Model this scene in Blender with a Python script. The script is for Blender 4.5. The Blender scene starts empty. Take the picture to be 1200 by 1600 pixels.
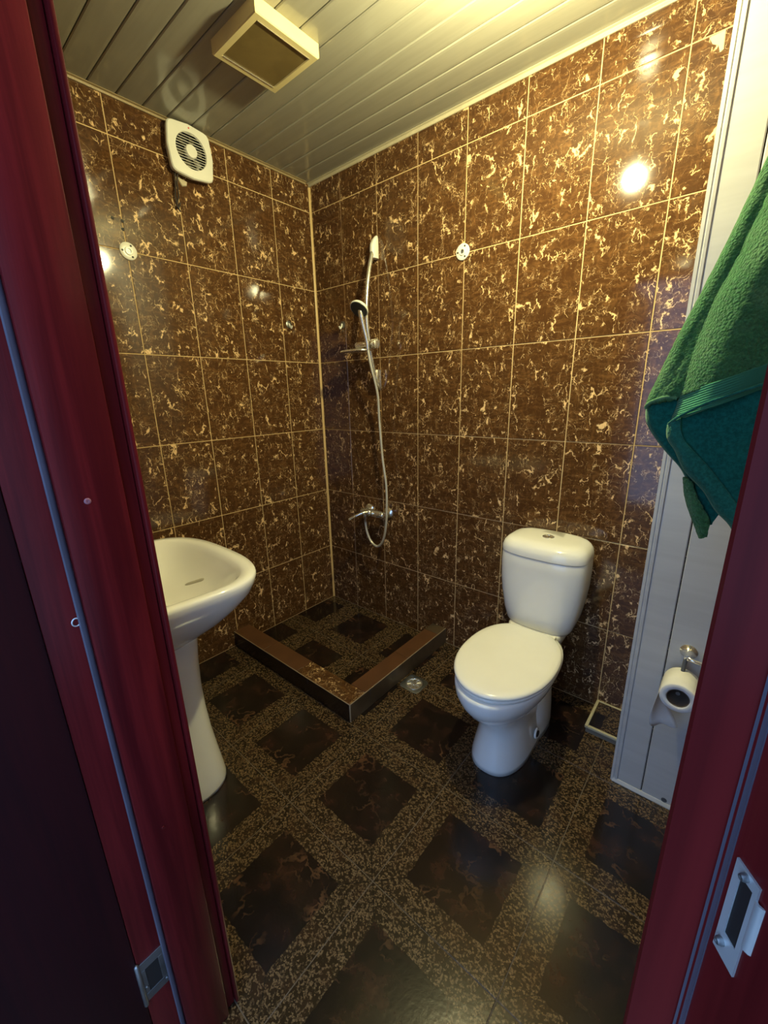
import bpy, bmesh, math, random
from mathutils import Vector, Matrix
random.seed(4)
SC = bpy.context.scene
COL = SC.collection
PI = math.pi

# ---------------------------------------------------------------- camera, light, exposure
cam_d = bpy.data.cameras.new('camera')
cam_d.sensor_fit = 'HORIZONTAL'; cam_d.sensor_width = 36.0
cam_d.lens = 645.65 / 1200.0 * 36.0
cam_d.clip_start = 0.01
cam = bpy.data.objects.new('camera', cam_d); COL.objects.link(cam)
yaw, pitch, roll = 0.7081, -0.2787, -0.0233
fw = Vector((-math.sin(yaw)*math.cos(pitch), math.cos(yaw)*math.cos(pitch), math.sin(pitch)))
rt = fw.cross(Vector((0, 0, 1))).normalized(); up = rt.cross(fw)
rt2 = rt*math.cos(roll) + up*math.sin(roll); up2 = -rt*math.sin(roll) + up*math.cos(roll)
mw = Matrix((rt2, up2, -fw)).transposed().to_4x4()
mw.translation = Vector((2.0519, -1.8194, 1.3997))
cam.matrix_world = mw
SC.camera = cam

world = bpy.data.worlds.new('hall_daylight'); SC.world = world
world.use_nodes = True
world.node_tree.nodes['Background'].inputs[0].default_value = (0.34, 0.56, 1.0, 1)
world.node_tree.nodes['Background'].inputs[1].default_value = 2.2

BULB = Vector((1.5, -0.64, 2.32))
BULB_W = 62.0; BULB_R = 0.026; BULB_COL = (1.0, 0.92, 0.48)      # lit globe built with its holder below

SC.view_settings.view_transform = 'Standard'
SC.view_settings.look = 'None'
SC.view_settings.gamma = 1.0
SC.view_settings.use_curve_mapping = False
SC.view_settings.exposure = 0.14

# ---------------------------------------------------------------- node helpers
def material(name):
    m = bpy.data.materials.new(name); m.use_nodes = True
    nt = m.node_tree
    return m, nt, nt.nodes['Principled BSDF']

class G:
    """small graph builder"""
    def __init__(s, nt): s.nt = nt
    def n(s, t, **kw):
        nd = s.nt.nodes.new(t)
        for k, v in kw.items():
            if k.startswith('i_'):
                key = k[2:]; key = int(key) if key.isdigit() else key
                s.put(nd.inputs[key], v)
            else: setattr(nd, k, v)
        return nd
    def put(s, sock, v):
        if isinstance(v, bpy.types.NodeSocket): s.nt.links.new(v, sock)
        else: sock.default_value = v
    def m(s, op, a, b=None, c=None, clamp=False):
        nd = s.nt.nodes.new('ShaderNodeMath'); nd.operation = op; nd.use_clamp = clamp
        s.put(nd.inputs[0], a)
        if b is not None: s.put(nd.inputs[1], b)
        if c is not None: s.put(nd.inputs[2], c)
        return nd.outputs[0]
    def vm(s, op, a, b=None, sc=None):
        nd = s.nt.nodes.new('ShaderNodeVectorMath'); nd.operation = op
        s.put(nd.inputs[0], a)
        if b is not None: s.put(nd.inputs[1], b)
        if sc is not None: s.put(nd.inputs[3], sc)
        return nd.outputs[0]
    def noise(s, vec, scale, detail=2.0, rough=0.5, dist=0.0):
        nd = s.n('ShaderNodeTexNoise'); s.put(nd.inputs['Vector'], vec)
        nd.inputs['Scale'].default_value = scale; nd.inputs['Detail'].default_value = detail
        nd.inputs['Roughness'].default_value = rough; nd.inputs['Distortion'].default_value = dist
        return nd
    def mapping(s, vec, loc=(0, 0, 0), rot=(0, 0, 0), sc=(1, 1, 1)):
        nd = s.n('ShaderNodeMapping'); s.put(nd.inputs[0], vec)
        nd.inputs[1].default_value = loc; nd.inputs[2].default_value = rot; nd.inputs[3].default_value = sc
        return nd.outputs[0]
    def smooth(s, v, lo, hi):
        nd = s.n('ShaderNodeMapRange'); nd.interpolation_type = 'SMOOTHSTEP'
        s.put(nd.inputs[0], v); nd.inputs[1].default_value = lo; nd.inputs[2].default_value = hi
        return nd.outputs[0]
    def mix(s, f, a, b):
        nd = s.n('ShaderNodeMix'); nd.data_type = 'RGBA'
        s.put(nd.inputs[0], f); s.put(nd.inputs[6], a); s.put(nd.inputs[7], b)
        return nd.outputs[2]
    def bump(s, h, strength, dist, target):
        nd = s.n('ShaderNodeBump'); s.put(nd.inputs['Height'], h)
        nd.inputs['Strength'].default_value = strength; nd.inputs['Distance'].default_value = dist
        s.nt.links.new(nd.outputs[0], target.inputs['Normal'])

def simple(name, col, rough=0.5, metal=0.0, spec=0.5, coat=0.0, vary=0.06, bump=0.0, bscale=120):
    """plain surface with a faint mottled tone"""
    m, nt, b = material(name); g = G(nt)
    tc = g.n('ShaderNodeTexCoord').outputs['Object']
    nz = g.noise(tc, 9, 4)
    c2 = tuple(max(0, c*(1-vary*2)) for c in col) + (1,)
    f = g.smooth(nz.outputs[0], 0.35, 0.65)
    nt.links.new(g.mix(f, c2, tuple(col)+(1,)), b.inputs['Base Color'])
    b.inputs['Roughness'].default_value = rough; b.inputs['Metallic'].default_value = metal
    b.inputs['Specular IOR Level'].default_value = spec
    b.inputs['Coat Weight'].default_value = coat
    if bump: g.bump(g.noise(tc, bscale, 3).outputs[0], bump, 0.002, b)
    return m

def marble(name, dark, mid, vein, rough=0.085, amount=1.0):
    m, nt, b = material(name); g = G(nt)
    tc = g.n('ShaderNodeTexCoord').outputs['Object']
    rnd = g.n('ShaderNodeObjectInfo').outputs['Random']
    off = g.n('ShaderNodeCombineXYZ'); g.put(off.inputs[0], g.m('MULTIPLY', rnd, 37.0)); g.put(off.inputs[1], g.m('MULTIPLY', rnd, 91.0)); g.put(off.inputs[2], g.m('MULTIPLY', rnd, 53.0))
    p = g.vm('ADD', tc, off.outputs[0])
    wob = g.noise(p, 20, 3, 0.6)
    warp = g.vm('SCALE', g.vm('SUBTRACT', wob.outputs['Color'], (0.5, 0.5, 0.5)), sc=0.05)
    q = g.vm('ADD', p, warp)
    # squiggles: warped crack lines, stretched along a steep diagonal, broken into pieces
    def cracks(vec, scale, width, msk_scale, lo, hi, seed):
        qq = g.mapping(vec, loc=(seed, seed*.7, seed*1.3))
        vo = g.n('ShaderNodeTexVoronoi'); vo.feature = 'DISTANCE_TO_EDGE'; g.put(vo.inputs['Vector'], qq); vo.inputs['Scale'].default_value = scale
        wn = g.noise(qq, scale*2.3, 2).outputs[0]
        w = g.m('MULTIPLY', g.smooth(wn, 0.38, 0.74), width)
        line = g.m('SUBTRACT', 1.0, g.m('DIVIDE', vo.outputs['Distance'], g.m('ADD', w, width*0.22)), clamp=True)
        mk = g.smooth(g.noise(g.mapping(p, loc=(seed*2.1, 3.3, seed)), msk_scale, 3, 0.6).outputs[0], lo, hi)
        return g.m('MULTIPLY', g.smooth(line, 0.05, 0.7), mk)
    jag = g.vm('SCALE', g.vm('SUBTRACT', g.noise(p, 75, 3, 0.65).outputs['Color'], (0.5, 0.5, 0.5)), sc=0.016)
    qj = g.vm('ADD', q, jag)
    qa = g.mapping(qj, rot=(0, 0.42, 0), sc=(1.45, 1, 0.6))
    qb = g.mapping(qj, rot=(0, -0.85, 0), sc=(1.5, 1, 0.55))
    v1 = cracks(qa, 15, 0.095, 17, 0.55, 0.61, 1.7)
    v2 = cracks(qa, 25, 0.075, 21, 0.55, 0.62, 5.1)
    v3 = cracks(qb, 24, 0.036, 17, 0.47, 0.60, 9.4)
    v4 = cracks(g.mapping(qj, sc=(0.6, 1, 1.7)), 26, 0.034, 15, 0.46, 0.60, 13.0)
    vv = g.m('MAXIMUM', g.m('MAXIMUM', v1, g.m('MULTIPLY', v2, 0.85)), g.m('MAXIMUM', g.m('MULTIPLY', v3, 0.6), g.m('MULTIPLY', v4, 0.42)))
    # smoky streaks
    st = g.noise(g.mapping(q, sc=(0.5, 1, 2.4)), 34, 4, 0.62).outputs[0]
    st2 = g.noise(g.mapping(q, rot=(0, 0.5, 0), sc=(2.6, 1, .6)), 30, 4, 0.65).outputs[0]
    cl = g.noise(p, 7, 2).outputs[0]
    f = g.m('ADD', g.m('MULTIPLY', g.smooth(st, 0.42, 0.72), 0.55), g.m('MULTIPLY', g.smooth(st2, 0.45, 0.75), 0.5))
    f = g.m('MULTIPLY', f, g.m('ADD', 0.55, g.m('MULTIPLY', cl, 0.8)), clamp=True)
    base = g.mix(f, dark+(1,), mid+(1,))
    col = g.mix(g.m('MULTIPLY', vv, amount, clamp=True), base, vein+(1,))
    nt.links.new(col, b.inputs['Base Color'])
    b.inputs['Roughness'].default_value = rough
    b.inputs['Specular IOR Level'].default_value = 0.5
    g.bump(g.noise(tc, 5, 2).outputs[0], 0.06, 0.01, b)
    return m

def floor_stone(name):
    """dark marble square framed by a speckled border with mitred corners"""
    m, nt, b = material(name); g = G(nt)
    tc = g.n('ShaderNodeTexCoord').outputs['Object']
    rnd = g.n('ShaderNodeObjectInfo').outputs['Random']
    off = g.n('ShaderNodeCombineXYZ'); g.put(off.inputs[0], g.m('MULTIPLY', rnd, 31.0)); g.put(off.inputs[1], g.m('MULTIPLY', rnd, 17.0))
    p = g.vm('ADD', tc, off.outputs[0])
    sep = g.n('ShaderNodeSeparateXYZ'); g.put(sep.inputs[0], tc)
    wob = g.m('MULTIPLY', g.m('SUBTRACT', g.noise(p, 38, 2).outputs[0], 0.5), 0.012)
    ax = g.m('ABSOLUTE', sep.outputs[0]); ay = g.m('ABSOLUTE', sep.outputs[1])
    mx = g.m('ADD', g.m('MAXIMUM', ax, ay), wob)
    border = g.smooth(mx, 0.1265, 0.1295)
    mitre = g.m('MULTIPLY', g.m('SUBTRACT', 1.0, g.smooth(g.m('ABSOLUTE', g.m('SUBTRACT', ax, ay)), 0.0008, 0.0028)), border)
    sp = g.n('ShaderNodeTexVoronoi'); sp.feature = 'F1'; g.put(sp.inputs['Vector'], g.vm('ADD', p, g.vm('SCALE', g.noise(p, 160, 2).outputs['Color'], sc=0.006)))
    sp.inputs['Scale'].default_value = 190
    spc = g.n('ShaderNodeSeparateColor'); g.put(spc.inputs[0], sp.outputs['Color'])
    nz = g.noise(p, 210, 2, 0.6).outputs[0]
    s1 = g.m('MULTIPLY', g.smooth(spc.outputs[0], 0.45, 0.7), g.smooth(nz, 0.36, 0.6))
    speck = g.mix(s1, (0.024, 0.015, 0.008, 1), (0.185, 0.122, 0.062, 1))
    speck = g.mix(g.m('MULTIPLY', g.smooth(g.noise(p, 14, 2).outputs[0], 0.5, 0.7), 0.25), speck, (0.06, 0.026, 0.012, 1))
    # dark marble centre
    q = g.vm('ADD', p, g.vm('SCALE', g.vm('SUBTRACT', g.noise(p, 16, 4, 0.6).outputs['Color'], (0.5, 0.5, 0.5)), sc=0.07))
    r = g.m('ABSOLUTE', g.m('SUBTRACT', g.noise(q, 9, 3, 0.6).outputs[0], 0.5))
    veins = g.m('MULTIPLY', g.m('SUBTRACT', 1.0, g.smooth(r, 0.0, 0.035)), g.smooth(g.noise(p, 8, 2).outputs[0], 0.47, 0.65))
    edge = g.smooth(mx, 0.06, 0.125)
    cc = g.mix(g.m('MULTIPLY', g.smooth(g.noise(q, 12, 4, 0.65).outputs[0], 0.45, 0.75), 0.8), (0.010, 0.007, 0.006, 1), (0.046, 0.019, 0.012, 1))
    cc = g.mix(g.m('MULTIPLY', veins, g.m('ADD', 0.25, g.m('MULTIPLY', edge, 0.45))), cc, (0.15, 0.075, 0.036, 1))
    col = g.mix(border, cc, speck)
    col = g.mix(g.m('MULTIPLY', mitre, 0.75), col, (0.012, 0.009, 0.006, 1))
    nt.links.new(col, b.inputs['Base Color'])
    b.inputs['Roughness'].default_value = 0.16
    g.bump(g.m('ADD', g.noise(p, 90, 3).outputs[0], g.m('MULTIPLY', g.noise(p, 8, 2).outputs[0], 1.0)), 0.06, 0.003, b)
    return m

def wood(name, dark, light, rough=0.28, axis_scale=(34, 34, 1.6)):
    m, nt, b = material(name); g = G(nt)
    tc = g.n('ShaderNodeTexCoord').outputs['Object']
    p = g.mapping(tc, sc=axis_scale)
    w = g.noise(p, 1.0, 5, 0.6, 0.6).outputs[0]
    fib = g.noise(g.mapping(tc, sc=(240, 240, 5)), 1.0, 3, 0.6).outputs[0]
    f = g.m('ADD', g.m('MULTIPLY', g.smooth(w, 0.3, 0.72), 0.75), g.m('MULTIPLY', fib, 0.3), clamp=True)
    nt.links.new(g.mix(f, dark+(1,), light+(1,)), b.inputs['Base Color'])
    b.inputs['Roughness'].default_value = rough
    b.inputs['Specular IOR Level'].default_value = 0.09
    g.bump(fib, 0.12, 0.001, b)
    return m

def pvc(name, col, rough=0.22):
    """plastic panel, faint brushed streaks along x (object space)"""
    m, nt, b = material(name); g = G(nt)
    tc = g.n('ShaderNodeTexCoord').outputs['Object']
    rnd = g.n('ShaderNodeObjectInfo').outputs['Random']
    off = g.n('ShaderNodeCombineXYZ'); g.put(off.inputs[0], g.m('MULTIPLY', rnd, 17.0)); g.put(off.inputs[2], g.m('MULTIPLY', rnd, 7.0))
    p = g.vm('ADD', tc, off.outputs[0])
    st = g.noise(g.mapping(p, sc=(2.5, 30, 30)), 1.0, 3, 0.6).outputs[0]
    f = g.smooth(st, 0.35, 0.65)
    c2 = tuple(c*0.93 for c in col)
    nt.links.new(g.mix(f, c2+(1,), col+(1,)), b.inputs['Base Color'])
    b.inputs['Roughness'].default_value = rough
    g.put(b.inputs['Roughness'], g.m('ADD', rough, g.m('MULTIPLY', st, 0.10)))
    return m

def terry(name, col, bump=1.0, ribs=False, light=(0.2, 0.36, 0.16)):
    m, nt, b = material(name); g = G(nt)
    tc = g.n('ShaderNodeTexCoord').outputs['Object']
    v = g.n('ShaderNodeTexVoronoi'); g.put(v.inputs['Vector'], tc); v.inputs['Scale'].default_value = 190
    n = g.noise(tc, 150, 4, 0.7).outputs[0]
    big = g.noise(tc, 13, 3).outputs[0]
    f = g.m('MULTIPLY', g.smooth(n, 0.35, 0.7), 0.75)
    c = g.mix(f, tuple(x*0.5 for x in col)+(1,), col+(1,))
    c = g.mix(g.m('MULTIPLY', g.smooth(big, 0.45, 0.7), 0.25), c, light+(1,))
    h = g.m('ADD', n, g.m('MULTIPLY', v.outputs['Distance'], -0.7))
    if ribs:
        uv = g.n('ShaderNodeTexCoord').outputs['UV']
        sx = g.n('ShaderNodeSeparateXYZ'); g.put(sx.inputs[0], uv)
        rb = g.m('SINE', g.m('MULTIPLY', sx.outputs[1], 2*PI*11))
        fade = g.m('SUBTRACT', 1.0, g.smooth(sx.outputs[0], 0.12, 0.5))
        c = g.mix(g.m('MULTIPLY', g.smooth(rb, -0.6, 0.7), fade), tuple(x*0.8 for x in col)+(1,), tuple(min(1, x*1.7) for x in col)+(1,))
        h = g.m('ADD', g.m('MULTIPLY', g.m('MULTIPLY', rb, fade), 0.8), g.m('MULTIPLY', n, 0.3))
    nt.links.new(c, b.inputs['Base Color'])
    b.inputs['Roughness'].default_value = 0.95
    b.inputs['Specular IOR Level'].default_value = 0.1
    b.inputs['Sheen Weight'].default_value = 0.35
    b.inputs['Sheen Tint'].default_value = (0.6, 0.9, 0.6, 1)
    g.bump(h, bump, 0.006, b)
    return m

M = {}
M['marble'] = marble('brown_marble_glaze', (0.066, 0.028, 0.0105), (0.19, 0.092, 0.032), (0.84, 0.58, 0.30))
M['grout'] = simple('cream_grout', (0.74, 0.53, 0.26), 0.8, spec=0.2)
M['floor'] = floor_stone('framed_floor_stone')
M['floor_grout'] = simple('dull_floor_grout', (0.13, 0.10, 0.07), 0.8)
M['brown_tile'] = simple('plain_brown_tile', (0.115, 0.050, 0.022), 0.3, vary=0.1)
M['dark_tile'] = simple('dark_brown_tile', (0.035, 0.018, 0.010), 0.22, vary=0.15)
M['side_tile'] = simple('lighter_brown_side_tile', (0.085, 0.058, 0.034), 0.3, vary=0.25)  # lighter brown for the kerb's right faces and its end piece
M['edge_grout'] = simple('pale_edge_grout', (0.36, 0.27, 0.17), 0.8)
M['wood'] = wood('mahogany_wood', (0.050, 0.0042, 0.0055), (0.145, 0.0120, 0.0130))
M['leaf'] = wood('shaded_mahogany_wood', (0.014, 0.005, 0.007), (0.027, 0.006, 0.008), 0.45)  # darker copy of the frame wood, the leaf's shade put into its colour
M['pvc_ceiling'] = pvc('grey_ceiling_plastic', (0.35, 0.335, 0.265), 0.09)
M['pvc_white'] = pvc('white_panel_plastic', (0.57, 0.57, 0.565), 0.2)
M['cream_trim'] = simple('cream_plastic_trim', (0.56, 0.50, 0.34), 0.3)
M['gold_trim'] = simple('golden_corner_bead', (0.80, 0.56, 0.24), 0.35)
M['ceramic'] = simple('white_ceramic', (0.92, 0.91, 0.85), 0.09, vary=0.01, coat=0.3)
M['seat_plastic'] = simple('white_seat_plastic', (0.92, 0.90, 0.80), 0.16, vary=0.01)
M['white_plastic'] = simple('white_plastic', (0.86, 0.85, 0.74), 0.3, vary=0.02)
M['chrome'] = simple('chrome', (0.84, 0.82, 0.76), 0.16, metal=0.85, vary=0.01)
M['hose'] = simple('silver_hose', (0.66, 0.62, 0.52), 0.35, metal=0.45, vary=0.02)
M['steel'] = simple('brushed_steel', (0.70, 0.76, 0.76), 0.35, metal=0.55, vary=0.2)
M['dull_steel'] = simple('worn_steel', (0.34, 0.36, 0.36), 0.4, metal=0.9, vary=0.25)
M['dark'] = simple('dark_recess', (0.012, 0.010, 0.009), 0.6)
M['grey_rubber'] = simple('grey_rubber', (0.10, 0.105, 0.115), 0.5)
M['spray'] = simple('dark_spray_rubber', (0.035, 0.037, 0.034), 0.45)
M['lamp_body'] = simple('cream_lamp_metal', (0.80, 0.68, 0.34), 0.45, vary=0.03)
M['lamp_glass'] = simple('amber_smoked_glass', (0.20, 0.145, 0.055), 0.12, vary=0.1)
M['gasket'] = simple('violet_grey_gasket', (0.10, 0.10, 0.13), 0.35, vary=0.08)
M['paper'] = simple('toilet_paper', (0.88, 0.86, 0.80), 0.9, spec=0.1, bump=0.3, bscale=300)
M['card'] = simple('cardboard_core', (0.20, 0.16, 0.12), 0.9)
M['terry'] = terry('green_terry', (0.075, 0.27, 0.090))
M['band'] = terry('ribbed_green_band', (0.045, 0.22, 0.12), 0.5, ribs=True)
M['flat_green'] = terry('flat_teal_weave', (0.010, 0.17, 0.13), 0.2, light=(0.015, 0.15, 0.105))
M['strip_green'] = terry('teal_hem_weave', (0.022, 0.20, 0.145), 0.25, light=(0.03, 0.22, 0.15))
M['hem_green'] = terry('pale_green_hem', (0.14, 0.34, 0.16), 0.3, light=(0.2, 0.4, 0.2))
M['plaster'] = simple('grey_hall_plaster', (0.45, 0.44, 0.44), 0.8, bump=0.2)
M['plaster_cream'] = simple('pale_plaster', (0.62, 0.54, 0.36), 0.85, bump=0.4)
M['wire'] = simple('black_cable', (0.03, 0.018, 0.012), 0.5)
M['red'] = simple('red_dot', (0.7, 0.03, 0.04), 0.4)
M['mortar'] = simple('grey_mortar', (0.24, 0.20, 0.15), 0.9, bump=0.4)

# ---------------------------------------------------------------- mesh helpers
def link(name, bm, mat, parent=None, smooth=None, mats=None):
    me = bpy.data.meshes.new(name); bm.normal_update(); bm.to_mesh(me); bm.free()
    for mm in (mats or [mat]): me.materials.append(mm)
    o = bpy.data.objects.new(name, me); COL.objects.link(o)
    if parent is not None: o.parent = parent
    if smooth is not None:
        for p in me.polygons: p.use_smooth = True
        if smooth < 170:
            me.set_sharp_from_angle(angle=math.radians(smooth))
    return o

def empty(name, loc=(0, 0, 0)):
    o = bpy.data.objects.new(name, None); COL.objects.link(o); o.location = loc
    o.empty_display_size = 0.05
    return o

def tag(o, label=None, cat=None, group=None, kind=None):
    if label: o['label'] = label
    if cat: o['category'] = cat
    if group: o['group'] = group
    if kind: o['kind'] = kind
    return o

def box(bm, x0, x1, y0, y1, z0, z1, bev=0.0, seg=2):
    r = bmesh.ops.create_cube(bm, size=1.0)
    vs = r['verts']
    for v in vs:
        v.co = Vector((x0+(v.co.x+.5)*(x1-x0), y0+(v.co.y+.5)*(y1-y0), z0+(v.co.z+.5)*(z1-z0)))
    if bev:
        es = list({e for v in vs for e in v.link_edges})
        bmesh.ops.bevel(bm, geom=es, offset=bev, segments=seg, profile=0.5, affect='EDGES')
    return bm

def boxo(name, mat, parent, x0, x1, y0, y1, z0, z1, bev=0.0, seg=2):
    return link(name, box(bmesh.new(), x0, x1, y0, y1, z0, z1, bev, seg), mat, parent, 40 if bev else None)

def loft(bm, rings, cap0=True, cap1=True, closed=True):
    R = [[bm.verts.new(p) for p in r] for r in rings]
    n = len(R[0])
    for a, b in zip(R[:-1], R[1:]):
        for i in range(n if closed else n-1):
            j = (i+1) % n
            bm.faces.new((a[i], a[j], b[j], b[i]))
    if cap0: bm.faces.new(list(reversed(R[0])))
    if cap1: bm.faces.new(R[-1])
    bmesh.ops.recalc_face_normals(bm, faces=bm.faces)
    return bm

def sring(cx, cy, z, a, b, n=2.0, N=48, bf=None, nf=None):
    """superellipse ring; bf / nf are used for the front (-y) half"""
    out = []
    for i in range(N):
        t = 2*PI*i/N
        c, s = math.cos(t), math.sin(t)
        bb, nn = (bf or b, nf or n) if s < 0 else (b, n)
        out.append(Vector((cx + a*math.copysign(abs(c)**(2/nn), c), cy + bb*math.copysign(abs(s)**(2/nn), s), z)))
    return out

def catmull(pts, sub=8):
    P = [Vector(p) for p in pts]; P = [2*P[0]-P[1]] + P + [2*P[-1]-P[-2]]
    out = []
    for i in range(1, len(P)-2):
        for k in range(sub):
            t = k/sub; a, b, c, d = P[i-1], P[i], P[i+1], P[i+2]
            out.append(0.5*((2*b)+(c-a)*t+(2*a-5*b+4*c-d)*t*t+(3*b-a-3*c+d)*t**3))
    out.append(P[-2]); return out

def tube(bm, pts, r, N=12, rib=0.0):
    rings = []
    u = None
    for i, p in enumerate(pts):
        d = (pts[min(i+1, len(pts)-1)] - pts[max(i-1, 0)]).normalized()
        if u is None:
            u = d.cross(Vector((1, 0.3, 0.2))).normalized()
        u = (u - d*u.dot(d)).normalized(); w = d.cross(u)
        rr = (r[i] if isinstance(r, (list, tuple)) else r) * (1 + (rib if i % 2 else 0))
        rings.append([p + (u*math.cos(2*PI*k/N) + w*math.sin(2*PI*k/N))*rr for k in range(N)])
    return loft(bm, rings)

def lathe(bm, prof, axis_o, axis_d, N=32):
    """prof = (distance along axis, radius)"""
    d = Vector(axis_d).normalized(); u = d.orthogonal().normalized(); w = d.cross(u); o = Vector(axis_o)
    return loft(bm, [[o + d*h + (u*math.cos(2*PI*k/N) + w*math.sin(2*PI*k/N))*max(r, 1e-4) for k in range(N)] for h, r in prof])

# ---------------------------------------------------------------- setting: walls and their tiles
TW, TH, GAP, TT = 0.2526, 0.400, 0.0037, 0.009
H = 2.53
XR = 2.22            # right wall
YD = -1.588          # inner face of the door wall
_tile_cache = {}
def tile_mesh(u0, u1, v0, v1, mat, t=TT, ch=0.0012):
    """tile in local frame: u = x, v = z, front faces -y at y = 0; origin = centre of the full tile"""
    key = (round(u0, 3), round(u1, 3), round(v0, 3), round(v1, 3), mat.name)
    if key in _tile_cache: return _tile_cache[key]
    me = bpy.data.meshes.new('tile')
    f = [(u0+ch, 0, v0+ch), (u1-ch, 0, v0+ch), (u1-ch, 0, v1-ch), (u0+ch, 0, v1-ch)]
    mdl = [(u0, ch, v0), (u1, ch, v0), (u1, ch, v1), (u0, ch, v1)]
    bk = [(u0, t, v0), (u1, t, v0), (u1, t, v1), (u0, t, v1)]
    fs = [(0, 1, 2, 3)]
    for a, b in ((0, 4), (4, 8)):
        for i in range(4):
            j = (i+1) % 4
            fs.append((a+i, b+i, b+j, a+j))
    me.from_pydata(f+mdl+bk, [], fs); me.materials.append(mat); me.update()
    _tile_cache[key] = me
    return me

def tiled_wall(wall, rot, origin, cols, rows, holes=()):
    """cols, rows = joint positions along the wall and up it; a hole is a rectangle left free"""
    for ci in range(len(cols)-1):
        for ri in range(len(rows)-1):
            a0, a1, b0, b1 = cols[ci], cols[ci+1], rows[ri], rows[ri+1]
            cu = a0 + TW/2 if ci > 0 else a1 - TW/2
            cv = b0 + TH/2 if ri > 0 else b1 - TH/2
            pieces = [(a0, a1, b0, b1)]
            for (h0, h1, g0, g1) in holes:
                nxt = []
                for (p0, p1, q0, q1) in pieces:
                    if p1 <= h0 or p0 >= h1 or q1 <= g0 or q0 >= g1: nxt.append((p0, p1, q0, q1)); continue
                    if p0 < h0: nxt.append((p0, h0, q0, q1))
                    if p1 > h1: nxt.append((h1, p1, q0, q1))
                    m0, m1 = max(p0, h0), min(p1, h1)
                    if q0 < g0: nxt.append((m0, m1, q0, g0))
                    if q1 > g1: nxt.append((m0, m1, g1, q1))
                pieces = nxt
            for (p0, p1, q0, q1) in pieces:
                if p1-p0 < 0.012 or q1-q0 < 0.012: continue
                me = tile_mesh(p0+GAP/2-cu, p1-GAP/2-cu, q0+GAP/2-cv, q1-GAP/2-cv, M['marble'])
                o = bpy.data.objects.new('tile', me); COL.objects.link(o)
                o.parent = wall
                o.location = Vector(origin) + Matrix.Rotation(rot, 3, 'Z') @ Vector((cu, 0, cv))
                o.rotation_euler = (random.uniform(-1, 1)*.0012, random.uniform(-1, 1)*.0006, rot + random.uniform(-1, 1)*.0012)

ROWS = [0, 0.39, 0.79, 1.19, 1.59, 1.99, 2.39, H]
WB = 0.0022            # grout face lies this far behind the tile face
# back wall: plane y = 0, u = +x
wall_back = boxo('wall_back', M['grout'], None, -0.12, XR+0.12, WB, 0.12, -0.02, H+0.06); tag(wall_back, kind='structure')
colsB = [0.004] + [0.2384+TW*i for i in range(8)] + [XR]
tiled_wall(wall_back, 0, (0, 0, 0), colsB, ROWS)
# left wall: plane x = 0, u runs from the door wall to the corner
wall_left = boxo('wall_left', M['grout'], None, -0.12, -WB, YD, WB, -0.02, H+0.06); tag(wall_left, kind='structure')
colsL = sorted([YD] + [-(0.2572+TW*i) for i in range(6)] + [-0.004])
tiled_wall(wall_left, PI/2, (0, 0, 0), colsL, ROWS)
# right wall: plane x = XR
wall_right = boxo('wall_right', M['grout'], None, XR+WB, XR+0.12, YD, WB, -0.02, H+0.06); tag(wall_right, kind='structure')
colsR = [0.0] + [0.1+TW*i for i in range(6)] + [-YD]
tiled_wall(wall_right, -PI/2, (XR, 0, 0), colsR, ROWS)
# door wall: plane y = YD, doorway between the jambs
DX0, DX1, DZ = 1.326, 2.090, 2.12
bm = bmesh.new()
for x0, x1, z0, z1 in ((-0.12, DX0, -0.02, H+0.06), (DX1, XR+0.12, -0.02, H+0.06), (DX0, DX1, DZ, H+0.06)):
    box(bm, x0, x1, YD-0.155, YD-WB, z0, z1)
wall_front = link('wall_front', bm, None, None, mats=[M['plaster']]); tag(wall_front, kind='structure')
bm = bmesh.new()
for x0, x1, z0, z1 in ((0, DX0, 0, H), (DX1, XR, 0, H), (DX0, DX1, DZ, H)):
    box(bm, x0, x1, YD-WB, YD-0.001, z0, z1)
link('grout_bed', bm, M['grout'], wall_front)
colsF = [-XR] + [-XR+0.12+TW*i for i in range(9)]; colsF = [c for c in colsF if c < -0.02] + [0.0]
tiled_wall(wall_front, PI, (0, YD, 0), colsF, ROWS, holes=[(-DX1, -DX0, 0, DZ)])

def patch(wall, pts, n, t):
    bm = bmesh.new(); n = Vector(n)
    a = [bm.verts.new(Vector(p) + n*0.0001) for p in pts]; b = [bm.verts.new(Vector(p).lerp(sum((Vector(q) for q in pts), Vector())/len(pts), 0.15) + n*t) for p in pts]
    k = len(pts)
    for i in range(k): bm.faces.new((a[i], a[(i+1) % k], b[(i+1) % k], b[i]))
    bm.faces.new(b); bmesh.ops.recalc_face_normals(bm, faces=bm.faces)
    return link('plaster_patch', bm, M['plaster_cream'], wall)
patch(wall_back, [(1.797, 0, 2.386), (1.836, 0, 2.388), (1.838, 0, 2.342), (1.829, 0, 2.338), (1.824, 0, 2.356), (1.808, 0, 2.366)], (0, -1, 0), 0.0016)
patch(wall_left, [(0, -0.760, 2.330), (0, -0.715, 2.322), (0, -0.720, 2.305), (0, -0.741, 2.298), (0, -0.752, 2.312)], (1, 0, 0), 0.005)

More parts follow.
